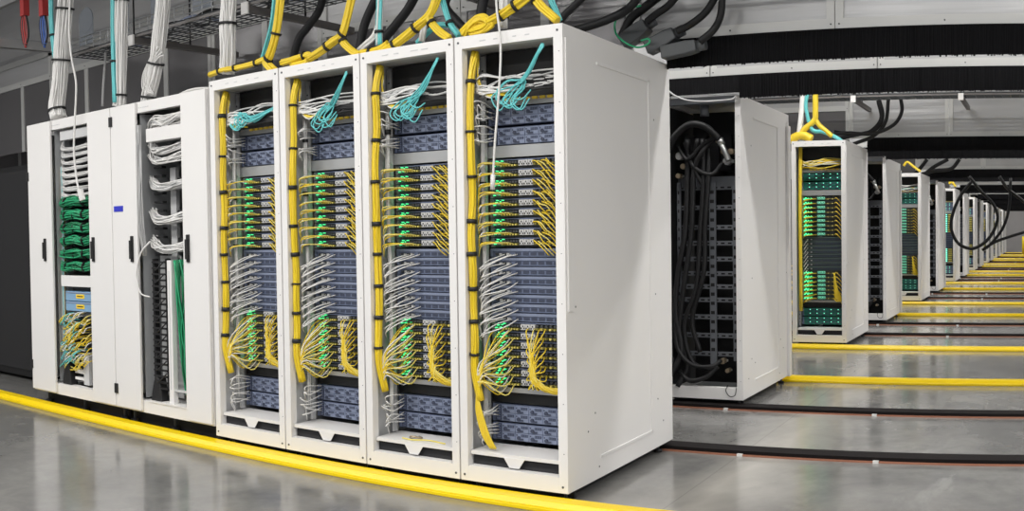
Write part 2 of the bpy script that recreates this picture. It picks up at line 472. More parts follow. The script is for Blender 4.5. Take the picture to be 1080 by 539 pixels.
def fill(x, y, where, CH=CH, hue='grey-blue', SW=SW, SV=SV, shue='slim grey-blue', whue='green-lit'):
    for k, z in enumerate(Z_TOP): place(CH, (x+EX, y+EY, z), '%s module chassis, %s of the top pair in the %s' % (hue, ('upper', 'lower')[k], where), hue+' module chassis')
    for k, z in enumerate(Z_BOT): place(CH, (x+EX, y+EY, z), '%s module chassis, %s of the bottom pair in the %s' % (hue, ('upper', 'lower')[k], where), hue+' module chassis')
    for k, z in enumerate(Z_SW): place(SW, (x+EX, y+EY, z), '%s optical switch, %s in the upper stack of the %s' % (whue, FROM_TOP[k], where), whue+' optical switches')
    for k, z in enumerate(Z_SV): place(SV, (x+EX, y+EY, z), '%s server, %s in the %s' % (shue, FROM_TOP[k], where), shue+' servers')
    for k, z in enumerate(Z_LO): place(SW, (x+EX, y+EY, z), '%s optical switch, %s in the lower stack of the %s' % (whue, FROM_TOP[k], where), whue+' optical switches')
def blanks(t):
    m = MB().box(.05, W-.05, .20, .214, 1.700, 1.760, 'grey_rail'); m.build('blank_panel', t)
    m = MB().box(.05, W-.05, .20, .214, 1.962, 2.000, 'grey_rail')
    for k in range(9): m.box(.16+k*.044, .19+k*.044, .190, .200, 1.985, 1.998, 'label_yellow')
    m.build('label_strip', t)
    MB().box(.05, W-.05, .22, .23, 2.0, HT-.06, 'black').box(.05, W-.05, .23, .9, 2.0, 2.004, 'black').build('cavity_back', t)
    MB().box(.05, W-.05, .19, .214, .492, .516, 'zinc').build('trim_bar', t)
    MB().box(.05, W-.05, .23, .24, .43, .492, 'black').build('black_blank', t)
    MB().box(.05, W-.05, DEP-.06, DEP-.055, .1, 2.24, 'black_soft').build('rear_mesh', t)

NEAR = ['near-end rack', 'second nearest rack', 'third nearest rack', 'fourth nearest rack']
RLAB = ['white open rack at the near end of the front row, blank side panel showing',
        'white open-fronted rack, second from the near end of the front row',
        'white open-fronted rack, third from the near end of the front row',
        'white open-fronted rack, fourth from the near end, next to the door cabinets']
rackpos = []
for k in range(4):
    x = XE-W-PW*k; rackpos.append(x)
    t = thing('equipment_rack', (x, YF, 0), RLAB[k], 'rack', 'white open racks of the front row')
    rack_shell(t); blanks(t); bottom_shelf(t); gap_shade(t, W, HB)
    side_panel(t) if k == 0 else None
    fill(x, YF, NEAR[k])

# rows beyond: end racks that face us (odd rows) and end racks that turn their rear to us (even rows)
stack_proto = None
def stack_bm():
    m = MB()
    for z in Z_TOP+Z_BOT:
        m.box(0, EW, 0, .3, z, z+.088, 'blue')
        for c in range(5):
            for r in range(2): m.box(.07+c*.08, .085+c*.08, -.006, 0, z+.02+.04*r, z+.03+.04*r, 'led_teal')
    for z in Z_SV: m.box(0, EW, 0, .3, z, z+.040, 'blue_dark').box(.02, EW-.02, -.006, 0, z+.03, z+.042, 'blue')
    for z in Z_SW+Z_LO:
        m.box(0, EW, .01, .3, z, z+.042, 'darkgrey')
        m.box(.06, .15, -.01, .01, z+.01, z+.03, 'led').box(.17, .24, -.02, .01, z+.008, z+.022, 'yellow_pale').box(.25, .34, -.015, .01, z+.01, z+.035, 'led_teal').box(.37, .46, -.03, .01, z+.008, z+.030, 'yellow_pale')
    return m
front_far = None
for n in range(1, ROWS):
    x, y = XE-W, YF+PER*n
    nm = ORD[2*n]
    lab = 'white open-fronted rack ending the %s row back from the camera' % nm
    if front_far is None:
        t = thing('equipment_rack', (x, y, 0), lab, 'rack', 'white racks facing the camera in the rows behind')
        rack_shell(t); blanks(t); bottom_shelf(t); side_panel(t); gap_shade(t, W, HB); front_far = t
    else:
        dup(front_far, (x, y, 0), lab)
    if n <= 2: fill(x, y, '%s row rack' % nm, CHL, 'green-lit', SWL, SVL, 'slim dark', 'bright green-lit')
    else:
        if stack_proto is None: stack_proto = stack_bm().build('equipment_stack'); o = stack_proto
        else: o = stack_proto.copy(); COL.objects.link(o)
        o.location = (x+EX, y+EY, 0)
        tag(o, 'green-lit equipment stack inside the end rack of the %s row back' % nm, 'equipment stack', 'distant green-lit equipment stacks')

def rear_rack(x, y, lab):
    """rack seen from behind; origin at its rear-left foot, open rear at y 0"""
    t = thing('power_rack', (x, y, 0), lab, 'rack', 'white racks with their black rear towards the camera')
    fr = MB(); pw = .04
    for yy in (0, DEP-.05):
        fr.box(0, pw, yy, yy+.05, HB, HT, 'white').box(W-pw, W, yy, yy+.05, HB, HT, 'white')
        fr.box(pw, W-pw, yy, yy+.05, HB, HB+.09, 'white')
    fr.box(pw, W-pw, 0, .05, HT-.05, HT, 'bar_grey').box(pw, W-pw, DEP-.05, DEP, HT-.06, HT, 'white')
    for x_ in (0, W-pw): fr.box(x_, x_+pw, .05, DEP-.05, HB, HB+.05, 'white').box(x_, x_+pw, .05, DEP-.05, HT-.05, HT, 'white')
    for k in range(14): fr.cyl((W-.012, -.002, .2+k*.15), (W-.012, .001, .2+k*.15), .003, 'darkgrey', 6)
    fr.build('frame', t, bevel=.003)
    MB().box(pw, W-pw, .05, DEP-.05, HT-.012, HT-.002, 'white_dim').build('top_panel', t)
    MB().box(pw, W-pw, .05, DEP-.05, HB, HB+.012, 'darkgrey').build('floor_panel', t)
    MB().box(.004, .01, .05, DEP-.05, .1, HT-.05, 'black_soft').build('side_lining', t)
    MB().box(W-.012, W-.006, .05, DEP-.05, .1, HT-.05, 'black_soft').build('side_lining', t)
    MB().box(.04, W-.04, .55, .56, .1, HT-.05, 'black').build('inner_panel', t)
    zs = [1.62, 1.47, 1.32, 1.20, 1.08, .97, .87, .77, .64, .50, .36]
    b0 = None
    for z in zs:
        m = MB().box(.045, W-.045, .16, .175, 0, .034, 'bar_grey')
        for k in range(9): m.box(.07+k*.055, .10+k*.055, .158, .16, .010, .022, 'black')
        o = m.build('shelf_bar', t) if b0 is None else b0.copy()
        if b0 is None: b0 = o
        else: COL.objects.link(o); o.parent = t
        o.location = (0, 0, z)
    for x_, w_ in ((.055, .03), (.315, .05), (W-.11, .04)):
        m = MB().box(x_, x_+w_, .14, .16, .33 if w_ != .05 else .30, 1.68, 'bar_grey')
        for k in range(18): m.box(x_+.008, x_+w_-.012, .138, .14, .40+k*.07, .425+k*.07, 'black')
        m.build('upright', t)
    MB().box(.05, W-.05, .18, .20, 1.655, 1.72, 'bar_grey').build('shelf_bar', t)
    m = MB()
    for k in range(5): m.box(.06+k*.10, .14+k*.10, .3, .5, 1.75+.02*(k % 2), 2.05, 'black_soft')
    m.build('breaker', t)
    m = MB().cyl((.30, .1, HT-.13), (.30, .1, HT-.05), .035, 'bar_grey', 12); m.build('conduit_stub', t)
    for (cx, cz, r) in ((.47, 1.83, .030), (.50, 1.90, .022), (.44, 1.90, .018), (.09, 1.88, .03), (.12, 1.80, .022), (.08, 1.73, .02), (.42, .33, .022), (.46, .26, .016), (.40, 1.98, .016), (.20, 1.79, .012)):
        m = MB().cyl((cx, .10, cz), (cx, .17, cz), r, 'brass' if r < .025 else 'silver', 10).cyl((cx, .165, cz), (cx, .2, cz), r*.6, 'black', 10)
        m.box(cx-r*1.3, cx+r*1.3, .15, .17, cz-r*.4, cz+r*.4, 'silver').build('connector', t)
    m = MB().cyl((.425, .06, 1.995), (.505, .05, 1.83), .022, 'silver', 12).cyl((.43, .06, 1.99), (.45, .055, 1.95), .028, 'silver', 12); m.build('hose_coupling', t)
    random.seed(3)
    # black power cables
    for (pts, r) in (
        ([(.02, .02, 1.90), (.10, .0, 2.02), (.22, -.01, 2.10), (.34, .0, 2.08), (.43, .05, 1.99)], .026),
        ([(.24, .1, 2.0), (.22, .06, 1.7), (.20, .06, 1.3), (.14, .05, .9), (.10, .05, .55), (.16, .05, .3), (.10, .0, .14)], .020),
        ([(.28, .1, 2.0), (.30, .06, 1.7), (.27, .06, 1.3), (.24, .05, .9), (.14, .05, .6), (.20, .05, .33), (.36, .08, .26)], .018),
        ([(.33, .1, 1.98), (.34, .06, 1.7), (.31, .06, 1.35), (.30, .05, 1.0), (.20, .06, .65), (.26, .06, .40)], .018),
        ([(.16, .1, 2.0), (.17, .07, 1.7), (.15, .06, 1.3), (.09, .06, 1.0), (.07, .05, .7), (.12, .03, .40), (.03, -.02, .20)], .022),
        ([(.14, .1, 1.98), (.22, .05, 1.80), (.36, .06, 1.73), (.44, .1, 1.82)], .016),
        ([(.38, .1, 2.0), (.30, .04, 1.90), (.24, .05, 1.78), (.30, .06, 1.64)], .016),
        ([(.10, .05, 1.95), (.18, .04, 1.85), (.30, .04, 1.95), (.40, .06, 2.02)], .014),
        ([(.06, .06, .62), (.10, .02, .42), (.22, .0, .31), (.36, .03, .30), (.42, .08, .34)], .016),
        ([(.05, .04, .35), (.03, -.03, .2), (.01, -.05, .10)], .022),
        ([(.10, .05, .25), (.2, .0, .19), (.32, .02, .22), (.40, .06, .30)], .018)):
        MB().tube(pts, r, 'rubber', 10, 8).build('power_cable', t)
    MB().tube([(.50, .0, .17), (.49, -.02, .13), (.52, -.02, .09), (.56, -.02, .10), (.565, 0, .15)], .003, 'rubber', 6).build('wire_loop', t)
    for x_, y_ in ((.05, .08), (W-.05, .08), (.05, DEP-.1), (W-.05, DEP-.1)): foot_bm(x_, y_).build('foot', t)
    side_panel(t, flip=True); gap_shade(t, W, HB)
    MB().box(W+.006, W+.03, DEP-.10, DEP-.02, HB, HT-.10, 'white').build('corner_cover', t, bevel=.003)
    return t
rear0 = None
for n in range(ROWS):
    lab = 'white rack with black cabled rear ending the %s row back from the camera' % ORD[2*n+1]
    if rear0 is None: rear0 = rear_rack(XE-W, YR, lab)
    else: dup(rear0, (XE-W, YR+PER*n, 0), lab)

# ------------------------------------------------------------------ the two wide door cabinets
XC = XE-4*PW-.006                         # right side of the right cabinet
CZB, CZT = .115, 2.262
def cabinet(xr, xl, o0, o1, lab, hinge_left):
    """xr/xl outer sides, o0..o1 opening (world x)"""
    t = thing('network_cabinet', (xl, YF, 0), lab, 'cabinet', 'white door cabinets')
    w = xr-xl; a, b = o0-xl, o1-xl
    fr = MB()
    fr.box(0, w, 0, .05, CZT-.075, CZT, 'white').box(0, w, 0, .07, CZB, CZB+.085, 'white')
    for x0, x1 in ((0, .04), (w-.04, w)):
        fr.box(x0, x1, 0, 1.2, CZB+.085, CZT-.075, 'white')
    fr.box(0, w, .05, 1.2, CZT-.02, CZT, 'white').box(0, w, .07, 1.2, CZB, CZB+.02, 'white_dim')
    fr.box(.04, w-.04, 1.19, 1.2, CZB+.02, CZT-.02, 'black_soft')
    for k in range(6): fr.box(w*.3+.02*k, w*.3+.012+.02*k, -.002, 0, CZT-.045, CZT-.038, 'white_dim')
    fr.build('frame', t, bevel=.003); gap_shade(t, w, CZB)
    MB().box(a-.012, a-.006, .03, 1.1, CZB+.1, CZT-.08, 'grey_rail').build('partition', t)
    MB().box(b+.006, b+.012, .03, 1.1, CZB+.1, CZT-.08, 'grey_rail').build('partition', t)
    for (x0, x1, hx) in ((.003, a, a-.10 if a > .33 else a-.06), (b, w-.003, b+.055)):
        d = MB().box(x0, x1, -.022, -.002, CZB+.012, CZT-.004, 'white').build('door', t, bevel=.003)
        h = MB().box(hx-.014, hx+.014, -.034, -.022, 1.16, 1.34, 'black').box(hx-.009, hx+.009, -.050, -.034, 1.18, 1.31, 'black')
        h.build('handle', d, bevel=.003)
    for x0, z in hinge_left: MB().box(x0-.018, x0+.018, -.032, -.02, z-.04, z+.03, 'black').build('hinge', t, bevel=.002)
    for x_ in (.06, w*.5, w-.06):
        foot_bm2 = MB().cyl((x_, .1, 0), (x_, .1, .03), .03, 'black', 12).cyl((x_, .1, .03), (x_, .1, .12), .012, 'darkgrey', 8)
        foot_bm2.build('foot', t)
        MB().cyl((x_, 1.1, 0), (x_, 1.1, .03), .03, 'black', 12).cyl((x_, 1.1, .03), (x_, 1.1, .12), .012, 'darkgrey', 8).build('foot', t)
    return t
C1 = (XC-1.034-.002, -6.88); C2 = (XC, XC-1.034)
O1 = (-6.53, -6.01); O2 = (-5.42, -4.93)
cab2 = cabinet(C2[0], C2[1], O2[0], O2[1], 'white cabinet with a green cable tail in its opening, beside the yellow-cabled racks', [(.01, 2.16), (.01, .26)])
cab1 = cabinet(C1[0], C1[1], O1[0], O1[1], 'leftmost white cabinet, stuffed with green cable bundles', [(.0, 1.85), (.0, .33)])
MB().box(.028, .135, -.0255, -.022, 1.515, 1.555, 'label_blue').build('blue_label', cab2)

# contents of the left cabinet
def strands(m, path, n, spread, r, mats, seed=0, sub=5, nn=5, wob=.3):
    """n strands packed round a path; wob lets them wander about each other"""
    random.seed(seed)
    path = [Vector(p) for p in path]
    fr = []; u = None
    for i in range(len(path)):
        t = (path[min(i+1, len(path)-1)]-path[max(i-1, 0)]).normalized()
        if u is None: u = t.cross(Vector((0, 1, 0))) if abs(t.y) < .9 else t.cross(Vector((0, 0, 1)))
        u = (u-t*u.dot(t)).normalized(); fr.append((u.copy(), t.cross(u)))
    for k in range(n):
        ang = 2.39996*k; rad = spread*math.sqrt((k+.5)/n)
        pts = []
        for i, p in enumerate(path):
            an = ang+R_(-wob, wob); rr = rad*(1+R_(-.35, .1)*min(1, wob))
            pts.append(p+fr[i][0]*(rr*math.cos(an))+fr[i][1]*(rr*math.sin(an)))
        m.tube(pts, r, random.choice(mats), nn, sub)
    return m
def tie(m, p, d, r, w=.012, mtl='black'):
    d = Vector(d).normalized(); p = Vector(p)
    m.cyl(p-d*w/2, p+d*w/2, r, mtl, 16)
    return m
YG = YF-.065
xa, xb = O1
for k in range(9):
    z = 2.045-.052*k
    m = MB(); y = YG+.12
    strands(m, [(xa+.01, y+.05, z+.05+R_(-.01, .01)), (xa+.07, y, z-.01), (xa+.25, y-.02+R_(-.01, .01), z-.02+R_(-.006, .006)), (xb-.09, y, z-.01), (xb+.0, y+.06, z+.015)], 11, .018, .0042, ['cable_white', 'cable_white', 'cable_grey'], 40+k, wob=1.2)
    o = m.build('cable_bundle'); tag(o, 'drooping white cable bundle across the leftmost cabinet, %s' % FROM_TOP[k], 'cable bundle', 'white bundles in the leftmost cabinet')
for k in range(6):
    z = 1.615-.099*k
    m = MB(); y = YG+.10
    strands(m, [(xa+.02, y+.05, z+.012), (xa+.10, y, z-.008), (xa+.27, y-.02, z+.004), (xb-.13, y, z-.006), (xb-.01, y+.04, z+.02)], 30, .041, .0056, ['green', 'green', 'green_dark'], 60+k, wob=.9)
    o = m.build('cable_bundle')
    for q, xx in enumerate((xa+.15, xa+.27, xa+.39)): tie(MB(), (xx, y-.01, z-.002), (1, 0, 0), .040, .010).build('tie', o)
    tag(o, 'thick green cable bundle in the leftmost cabinet, %s' % FROM_TOP[k], 'cable bundle', 'green bundles in the leftmost cabinet')
m = MB()
for k in range(16): m.box(xa+.035, xb-.005, YG+.175, YG+.19, 1.12+k*.058, 1.135+k*.058, 'black')
m.box(xa+.03, xa+.045, YG+.15, YG+.2, .22, 2.17, 'grey_rail').box(xb-.02, xb-.005, YG+.17, YG+.2, .22, 2.17, 'grey_rail')
m.box(xa+.03, xb, YG+.2, YG+.22, 1.1, 2.17, 'black_soft').box(xa+.06, xb, YG+.1, YG+.16, 2.10, 2.17, 'white_dim')
o = m.build('patch_bay'); tag(o, 'black patch frame behind the green and white bundles', 'patch bay')
tag(MB().box(xa+.06, xb+.02, YG+.08, YG+.2, 0.965, 1.05, 'white').build('blanking_plate', bevel=.002), 'white blank panel under the green cable bundles', 'panel')
lb = None
for k in range(2):
    t = thing('fibre_cassette', (xa+.09, YG+.1, .855-.078*k), 'light blue fibre cassette, %s of two below the white blank panel' % ('upper', 'lower')[k], 'fibre cassette', 'light blue fibre cassettes')
    MB().box(0, .40, 0, .14, 0, .072, 'lightblue').box(.01, .39, -.004, 0, .058, .066, 'blue_light').build('cassette_body', t, bevel=.002)
    MB().box(.15, .26, -.003, 0, .02, .052, 'label_yellow').box(.165, .245, -.004, -.003, .032, .040, 'black').build('yellow_label', t)
m = MB().box(xa+.05, xb+.02, YG+.2, YG+.22, .24, 1.02, 'darkgrey').box(xa+.16, xb, YG+.12, YG+.2, .735, .775, 'darkgrey')
for k in range(10): m.box(xa+.06, xb+.02, YG+.17, YG+.2, .44+k*.04, .455+k*.04, 'blue_dark')
m.box(xb-.20, xb-.13, YG+.1, YG+.13, .22, .46, 'white_dim').box(xa+.20, xb-.2, YG+.1, YG+.14, .30, .33, 'white').box(xa+.20, xb-.2, YG+.1, YG+.14, .25, .27, 'white')
tag(m.build('patch_bay'), 'dark lower patch frame behind the fan of fibre cords', 'patch bay')
random.seed(5)
for k in range(90):
    z0 = .775-.40*(k/90); x0 = xa+.12+R_(0, .36)
    col = random.choice(['aqua', 'cable_white', 'yellow_pale', 'yellow_cable', 'aqua'] if x0 < xa+.30 else ['yellow_cable', 'yellow_pale', 'cable_white', 'yellow_cable'])
    m = MB().tube([(x0, YG+.17, z0), (x0-.01, YG+.08, z0-.005), (x0-.05+R_(-.02, .02), YG+.06, z0-.045), (x0-.10+R_(-.03, .02), YG+.09, z0-.055+R_(-.02, .02)), (xa+.03+R_(0, .02), YG+.12, z0-.03+R_(-.05, .02))], .0042, col, 5, 4)
    cn = {'aqua': 'aqua', 'cable_white': 'white', 'yellow_pale': 'pale yellow', 'yellow_cable': 'yellow'}[col]
    tag(m.build('fibre_cable'), '%s fibre cord fanning out low in the leftmost cabinet' % cn, 'cable', '%s fibre cords in the leftmost cabinet' % cn)
m = MB(); strands(m, [(xa+.02, YG+.14, 1.9), (xa+.02, YG+.14, 1.4), (xa+.03, YG+.12, .9), (xa+.03, YG+.12, .3)], 9, .016, .005, ['cable_grey', 'yellow_cable', 'yellow_pale', 'aqua'], 9)
tag(m.build('cable_bundle'), 'mixed grey and yellow cables running down the inside left of the leftmost cabinet', 'cable bundle')
def boot(x, lab):
    m = MB()
    m.poly([(x-.062, YF+.02, .20), (x+.058, YF+.02, .20), (x+.048, YF+.02, .27), (x+.026, YF+.02, .36), (x-.004, YF+.02, .375), (x-.032, YF+.02, .33), (x-.055, YF+.02, .25)], (0, .07, 0), 'black')
    tag(m.build('cable_guide', bevel=.008), lab, 'cable guide', 'black cable guides')
boot(xa+.10, 'black wedge-shaped cable guide at the foot of the leftmost cabinet')
# contents of the right cabinet
xa, xb = O2
def sag(m, x0, x1, y, z, n, sp, seed, mats, up=.05):
    return strands(m, [(x0, y+.04, z+up), (x0+(x1-x0)*.2, y, z-.005), (x0+(x1-x0)*.5, y-.02, z-.02), (x0+(x1-x0)*.8, y, z+.0), (x1, y+.04, z+up*.3)], n, sp, .0046, mats, seed, wob=1.1)
for k, (z, n) in enumerate(((2.12, 26), (1.93, 22), (1.86, 20), (1.68, 30), (1.46, 30), (1.265, 24))):
    m = sag(MB(), xa+.03, xb+.02, YG+.12, z, n, .034 if k else .045, 80+k, ['cable_white', 'cable_white', 'cable_grey'], .05 if k else -.05)
    tag(m.build('cable_bundle'), 'sagging white cable bundle in the right door cabinet, %s' % FROM_TOP[k], 'cable bundle', 'white bundles in the right door cabinet')
tag(MB().box(xa+.11, xb+.02, YG+.05, YG+.15, 1.975, 2.065, 'white').build('blanking_plate', bevel=.002), 'white blank panel high in the right door cabinet', 'panel')
m = MB()
for k, z in enumerate((1.70, 1.48, 1.29)): m.box(xa+.16, xb+.02, YG+.2, YG+.35, z-.03, z+.03, 'black').box(xa+.10, xb+.02, YG+.17, YG+.2, z-.05, z-.04, 'darkgrey')
m.box(xa+.19, xa+.25, YG+.19, YG+.22, 1.15, 1.8, 'cable_grey').box(xa+.10, xb+.03, YG+.4, YG+.42, 1.15, 2.18, 'black_soft')
for k in range(14): m.box(xa+.06, xa+.15, YG+.15, YG+.19, 1.2+k*.06, 1.215+k*.06, 'black')
tag(m.build('patch_bay'), 'black patch frame behind the white bundles of the right cabinet', 'patch bay')
m = MB(); strands(m, [(xa+.02, YG+.06, 2.1), (xa+.035, YG+.05, 1.8), (xa+.03, YG+.05, 1.5), (xa+.05, YG+.06, 1.2)], 8, .022, .004, ['cable_white', 'cable_grey'], 10, wob=.9)
tag(m.build('cable_bundle'), 'thin white cables running down the left of the right cabinet opening', 'cable bundle')
tag(MB().tube([(xa+.12, YG+.06, 1.30), (xa+.05, YG+.03, 1.22), (xa+.01, YG+.02, 1.08), (xa+.05, YG+.02, .95), (xa+.12, YG+.05, .92)], .006, 'cable_white', 6).build('network_cable'), 'single white cable looping below the bundles of the right cabinet', 'cable')
m = MB().box(xa+.03, xa+.26, YG+.215, YG+.225, .22, 1.2, 'white_dim').box(xa+.085, xa+.105, YG+.1, YG+.14, .28, 1.18, 'black').box(xa+.225, xa+.24, YG+.1, YG+.14, .28, 1.18, 'black').box(xa+.12, xa+.14, YG+.2, YG+.21, .28, 1.18, 'black')
for k in range(22): m.box(xa+.09, xa+.235, YG+.09, YG+.105, .29+k*.041, .302+k*.041, 'black')
for k in range(10): m.tube([(xa+.12, YG+.10, .36+k*.085), (xa+.16, YG+.07, .34+k*.085), (xa+.22, YG+.10, .40+k*.085)], .005, 'black', 5)
tag(m.build('cable_manager'), 'black ladder-like cable manager in the right cabinet', 'cable manager')
tag(MB().box(xa+.27, xa+.315, YG+.08, YG+.12, .20, 1.17, 'white').box(xa+.285, xa+.295, YG+.078, YG+.08, .3, 1.1, 'white_dim').build('support_post', bevel=.002), 'white slotted post between cable manager and green cables', 'post')
m = strands(MB(), [(xb-.12, YG+.14, 1.17), (xb-.09, YG+.12, .95), (xb-.10, YG+.13, .7), (xb-.08, YG+.13, .45), (xb-.06, YG+.16, .28)], 34, .062, .0055, ['green', 'green_dark', 'green'], 11, wob=.8)
tag(m.build('cable_bundle'), 'green cable tail hanging in the right cabinet', 'cable bundle')
m = MB().box(xa+.30, xb+.03, YG+.09, YG+.3, .29, .30, 'white_dim').box(xa+.30, xb+.03, YG+.3, YG+.32, .2, 1.17, 'darkgrey').box(xa+.06, xb, YG+.06, YG+.5, .195, .205, 'white')
tag(m.build('floor_tray'), 'pale tray on the floor of the right cabinet', 'tray')
boot(xa+.12, 'black wedge-shaped cable guide at the foot of the right door cabinet')

# ------------------------------------------------------------------ rack cabling of the front row
GR = ['near-end rack', 'second nearest rack', 'third nearest rack', 'fourth nearest rack']
def trunk(path, r, mats, name, label, group=None, ties=(), n=18, seed=1, nn=5, cr=.006, wob=.5, cat='cable bundle'):
    m = strands(MB(), path, n, r-cr, cr, mats, seed, 5, nn, wob)
    m.tube(path, (r-cr)*.72, mats[0], 8, 5)
    o = m.build(name); tag(o, label, cat, group)
    sp = spline(path, 8)
    for f in ties:
        i = min(len(sp)-2, int(f*(len(sp)-1))); d = sp[i+1]-sp[i]
        tie(MB(), sp[i], d, r*1.04+.002, R_(.010, .026) if name == 'vertical_cable_run' else .014).build('tie', o)
    return o
CORDS = [0]; REST = MB()
def cord(pts, r, m, k, kind):
    CORDS[0] += 1
    if CORDS[0] > 300:
        REST.tube(pts, r, m, 5, 4); return
    o = MB().tube(pts, r, m, 5, 4).build('patch_cable')
    c = {'cable_white': 'white', 'yellow_cable': 'yellow', 'yellow_pale': 'pale yellow', 'aqua': 'aqua', 'black': 'black', 'cable_grey': 'grey'}[m]
    tag(o, '%s patch cable %s of the %s' % (c, kind, GR[k]), 'cable', '%s patch cables %s of the %s' % (c, kind, GR[k]))
for k in range(4):
    x = rackpos[k]; y = YF; S = 100*k
    random.seed(S+1)
    # yellow trunk down the left of the opening
    random.seed(S)
    random.seed(S+50); pts = [(x+.076, y+.075, 2.232), (x+.068, y+.045, 2.10)]+[(x+.066+R_(-.006, .008), y+.035+R_(-.006, .012), z) for z in (1.9, 1.7, 1.5, 1.3, 1.12, .95, .78, .62)]+[(x+.085, y+.06, .46)]
    trunk(pts, .024, ['yellow_cable', 'yellow_cable', 'yellow'], 'vertical_cable_run', 'yellow fibre trunk running down the left inside of the %s' % GR[k], 'yellow vertical fibre trunks', (.12, .24, .36, .47, .56, .66, .76, .86), 20, S+3, cr=.0065)
    # grey vertical manager
    m = MB().box(x+.052, x+.066, y+.16, y+.19, .22, 2.1, 'cable_grey')
    for q in range(24): m.box(x+.050, x+.084, y+.145, y+.162, .28+q*.075, .287+q*.075, 'cable_grey')
    tag(m.build('cable_manager'), 'grey vertical cable manager in the %s' % GR[k], 'cable manager', 'grey vertical cable managers')
    trunk([(x+.082, y+.13, 2.0), (x+.078, y+.125, 1.5), (x+.082, y+.13, 1.0), (x+.075, y+.125, .3)], .015, ['cable_white', 'cable_grey'], 'vertical_cable_run', 'thin pale cable run beside the yellow trunk of the %s' % GR[k], 'pale vertical cable runs', (.1, .3, .5, .7, .9), 10, S+4, cr=.004)
    xe = x+EX; ye = y+EY
    # short white loops into the chassis
    for z in (1.905, 1.80, .375, .28):
        for q in range(4):
            zz = z+.018*q-.01
            cord([(x+.07, y+.11, zz-.04+R_(-.04, .04)), (x+.085+R_(-.02, .02), y+.05+R_(-.01, .02), zz+R_(-.03, .03)), (x+.105+R_(-.01, .02), y+.08, zz+R_(-.03, .03)), (xe+.035, ye-.005, zz)], .0036, 'cable_white', k, 'looping into the blue-grey chassis')
    # upper optical switches
    for z in Z_SW:
        for q in range(5):
            a = xe+.06+q*.022+R_(-.008, .008)
            cord([(x+.07, y+.09, z-.02+R_(-.03, .02)), (x+.10+R_(-.01, .01), y+.06+R_(-.01, .02), z+.010+R_(-.01, .012)), (a-.02, ye-.07, z+.022), (a, ye-.01, z+.014)], .0031, ('cable_white', 'yellow_pale', 'yellow_cable', 'yellow_cable', 'yellow_pale')[q], k, 'reaching the upper switches')
        for q in range(4):
            a = xe+.270+q*.026
            cord([(a, ye-.015, z+.020), (a+.02, ye-.06, z+.026+R_(-.006, .010)), (a+.05+R_(0, .01), ye-.08, z+.016+R_(-.008, .008)), (a+.085, ye-.08, z-.010+R_(-.012, .01)), (a+.11, ye-.06, z-.045)], .0032, ('yellow_cable', 'yellow_pale', 'yellow_cable', 'yellow_cable')[q], k, 'arching right of the upper switches')
    # servers
    for z in Z_SV:
        for q in range(3):
            a = xe+.055+q*.038
            cord([(x+.07, y+.10, z-.085+R_(-.03, .03)), (x+.10+R_(-.01, .015), y+.06, z-.055+R_(-.015, .015)), (a-.01+R_(-.01, .02), ye-.09, z-.014+R_(-.01, .01)), (a+.035, ye-.01, z+.012)], .0034, 'cable_white', k, 'swooping up into the servers')
    # lower switches
    for i, z in enumerate(Z_LO):
        for q in range(4):
            a = xe+.06+q*.026+R_(-.01, .01)
            cord([(x+.07, y+.06, .50+R_(-.04, .05)), (x+.10+R_(-.01, .02), y+.04, .56+.3*(z-.5)+R_(-.02, .02)), (a-.01, ye-.09, z-.03+R_(-.01, .01)), (a, ye-.01, z+.014)], .0036, ('yellow_cable', 'yellow_cable', 'cable_white', 'yellow_pale')[q], k, 'fanning to the lower switches')
        for q in range(4):
            a = xe+.235+q*.030+R_(-.008, .008)
            cord([(a, ye-.015, z+.018), (a+.020, ye-.075, z-.0), (xe+.29+.12*(.8-z)*.4+R_(-.015, .015), ye-.09, (z+.55)/2+.02), (xe+.30+R_(-.02, .02), ye-.09, .575+R_(-.01, .015)), (xe+.37+R_(-.02, .02), ye-.07, .525+R_(-.015, .015)), (xe+.44, ye-.05, .52+R_(-.015, .015))], .0036, ('yellow_cable', 'yellow_pale', 'yellow_cable', 'yellow_cable')[q], k, 'gathered right of the lower switches')
    # tangle in the top cavity
    random.seed(S+7)
    for q in range(11):
        z = 2.04+R_(-.02, .05); c = random.choice(['cable_white', 'cable_white', 'cable_white', 'cable_grey'])
        cord([(x+.065, y+.08, z+R_(-.02, .04)), (x+.13, y+.06, z+R_(-.03, .03)), (x+.25+R_(-.04, .04), y+.08, z+R_(-.02, .05)), (x+.38+R_(-.04, .04), y+.10, z+R_(-.01, .05)), (x+.54, y+.15, z+.03)], .0048, c, k, 'strewn across the top cavity')
    for q in range(8):
        z = 1.985+R_(0, .05)
        cord([(x+.11, y+.15, z), (x+.20, y+.10, z+.01+R_(-.01, .02)), (x+.32, y+.09, z+.02+R_(-.02, .03)), (x+.43, y+.11, z+.03+R_(-.02, .03)), (x+.55, y+.16, z+.02)], .008, 'black', k, 'lying across the top cavity')
    for q in range(4):
        cord([(x+.08, y+.10, 2.22-.02*q), (x+.085, y+.08, 2.12-.02*q), (x+.14+.01*q, y+.07, 2.02-.01*q), (x+.24+R_(0, .04), y+.09, 1.995+.02*q)], .0045, ('yellow_cable', 'yellow_cable', 'yellow_pale', 'cable_white')[q], k, 'curving from the top left corner')
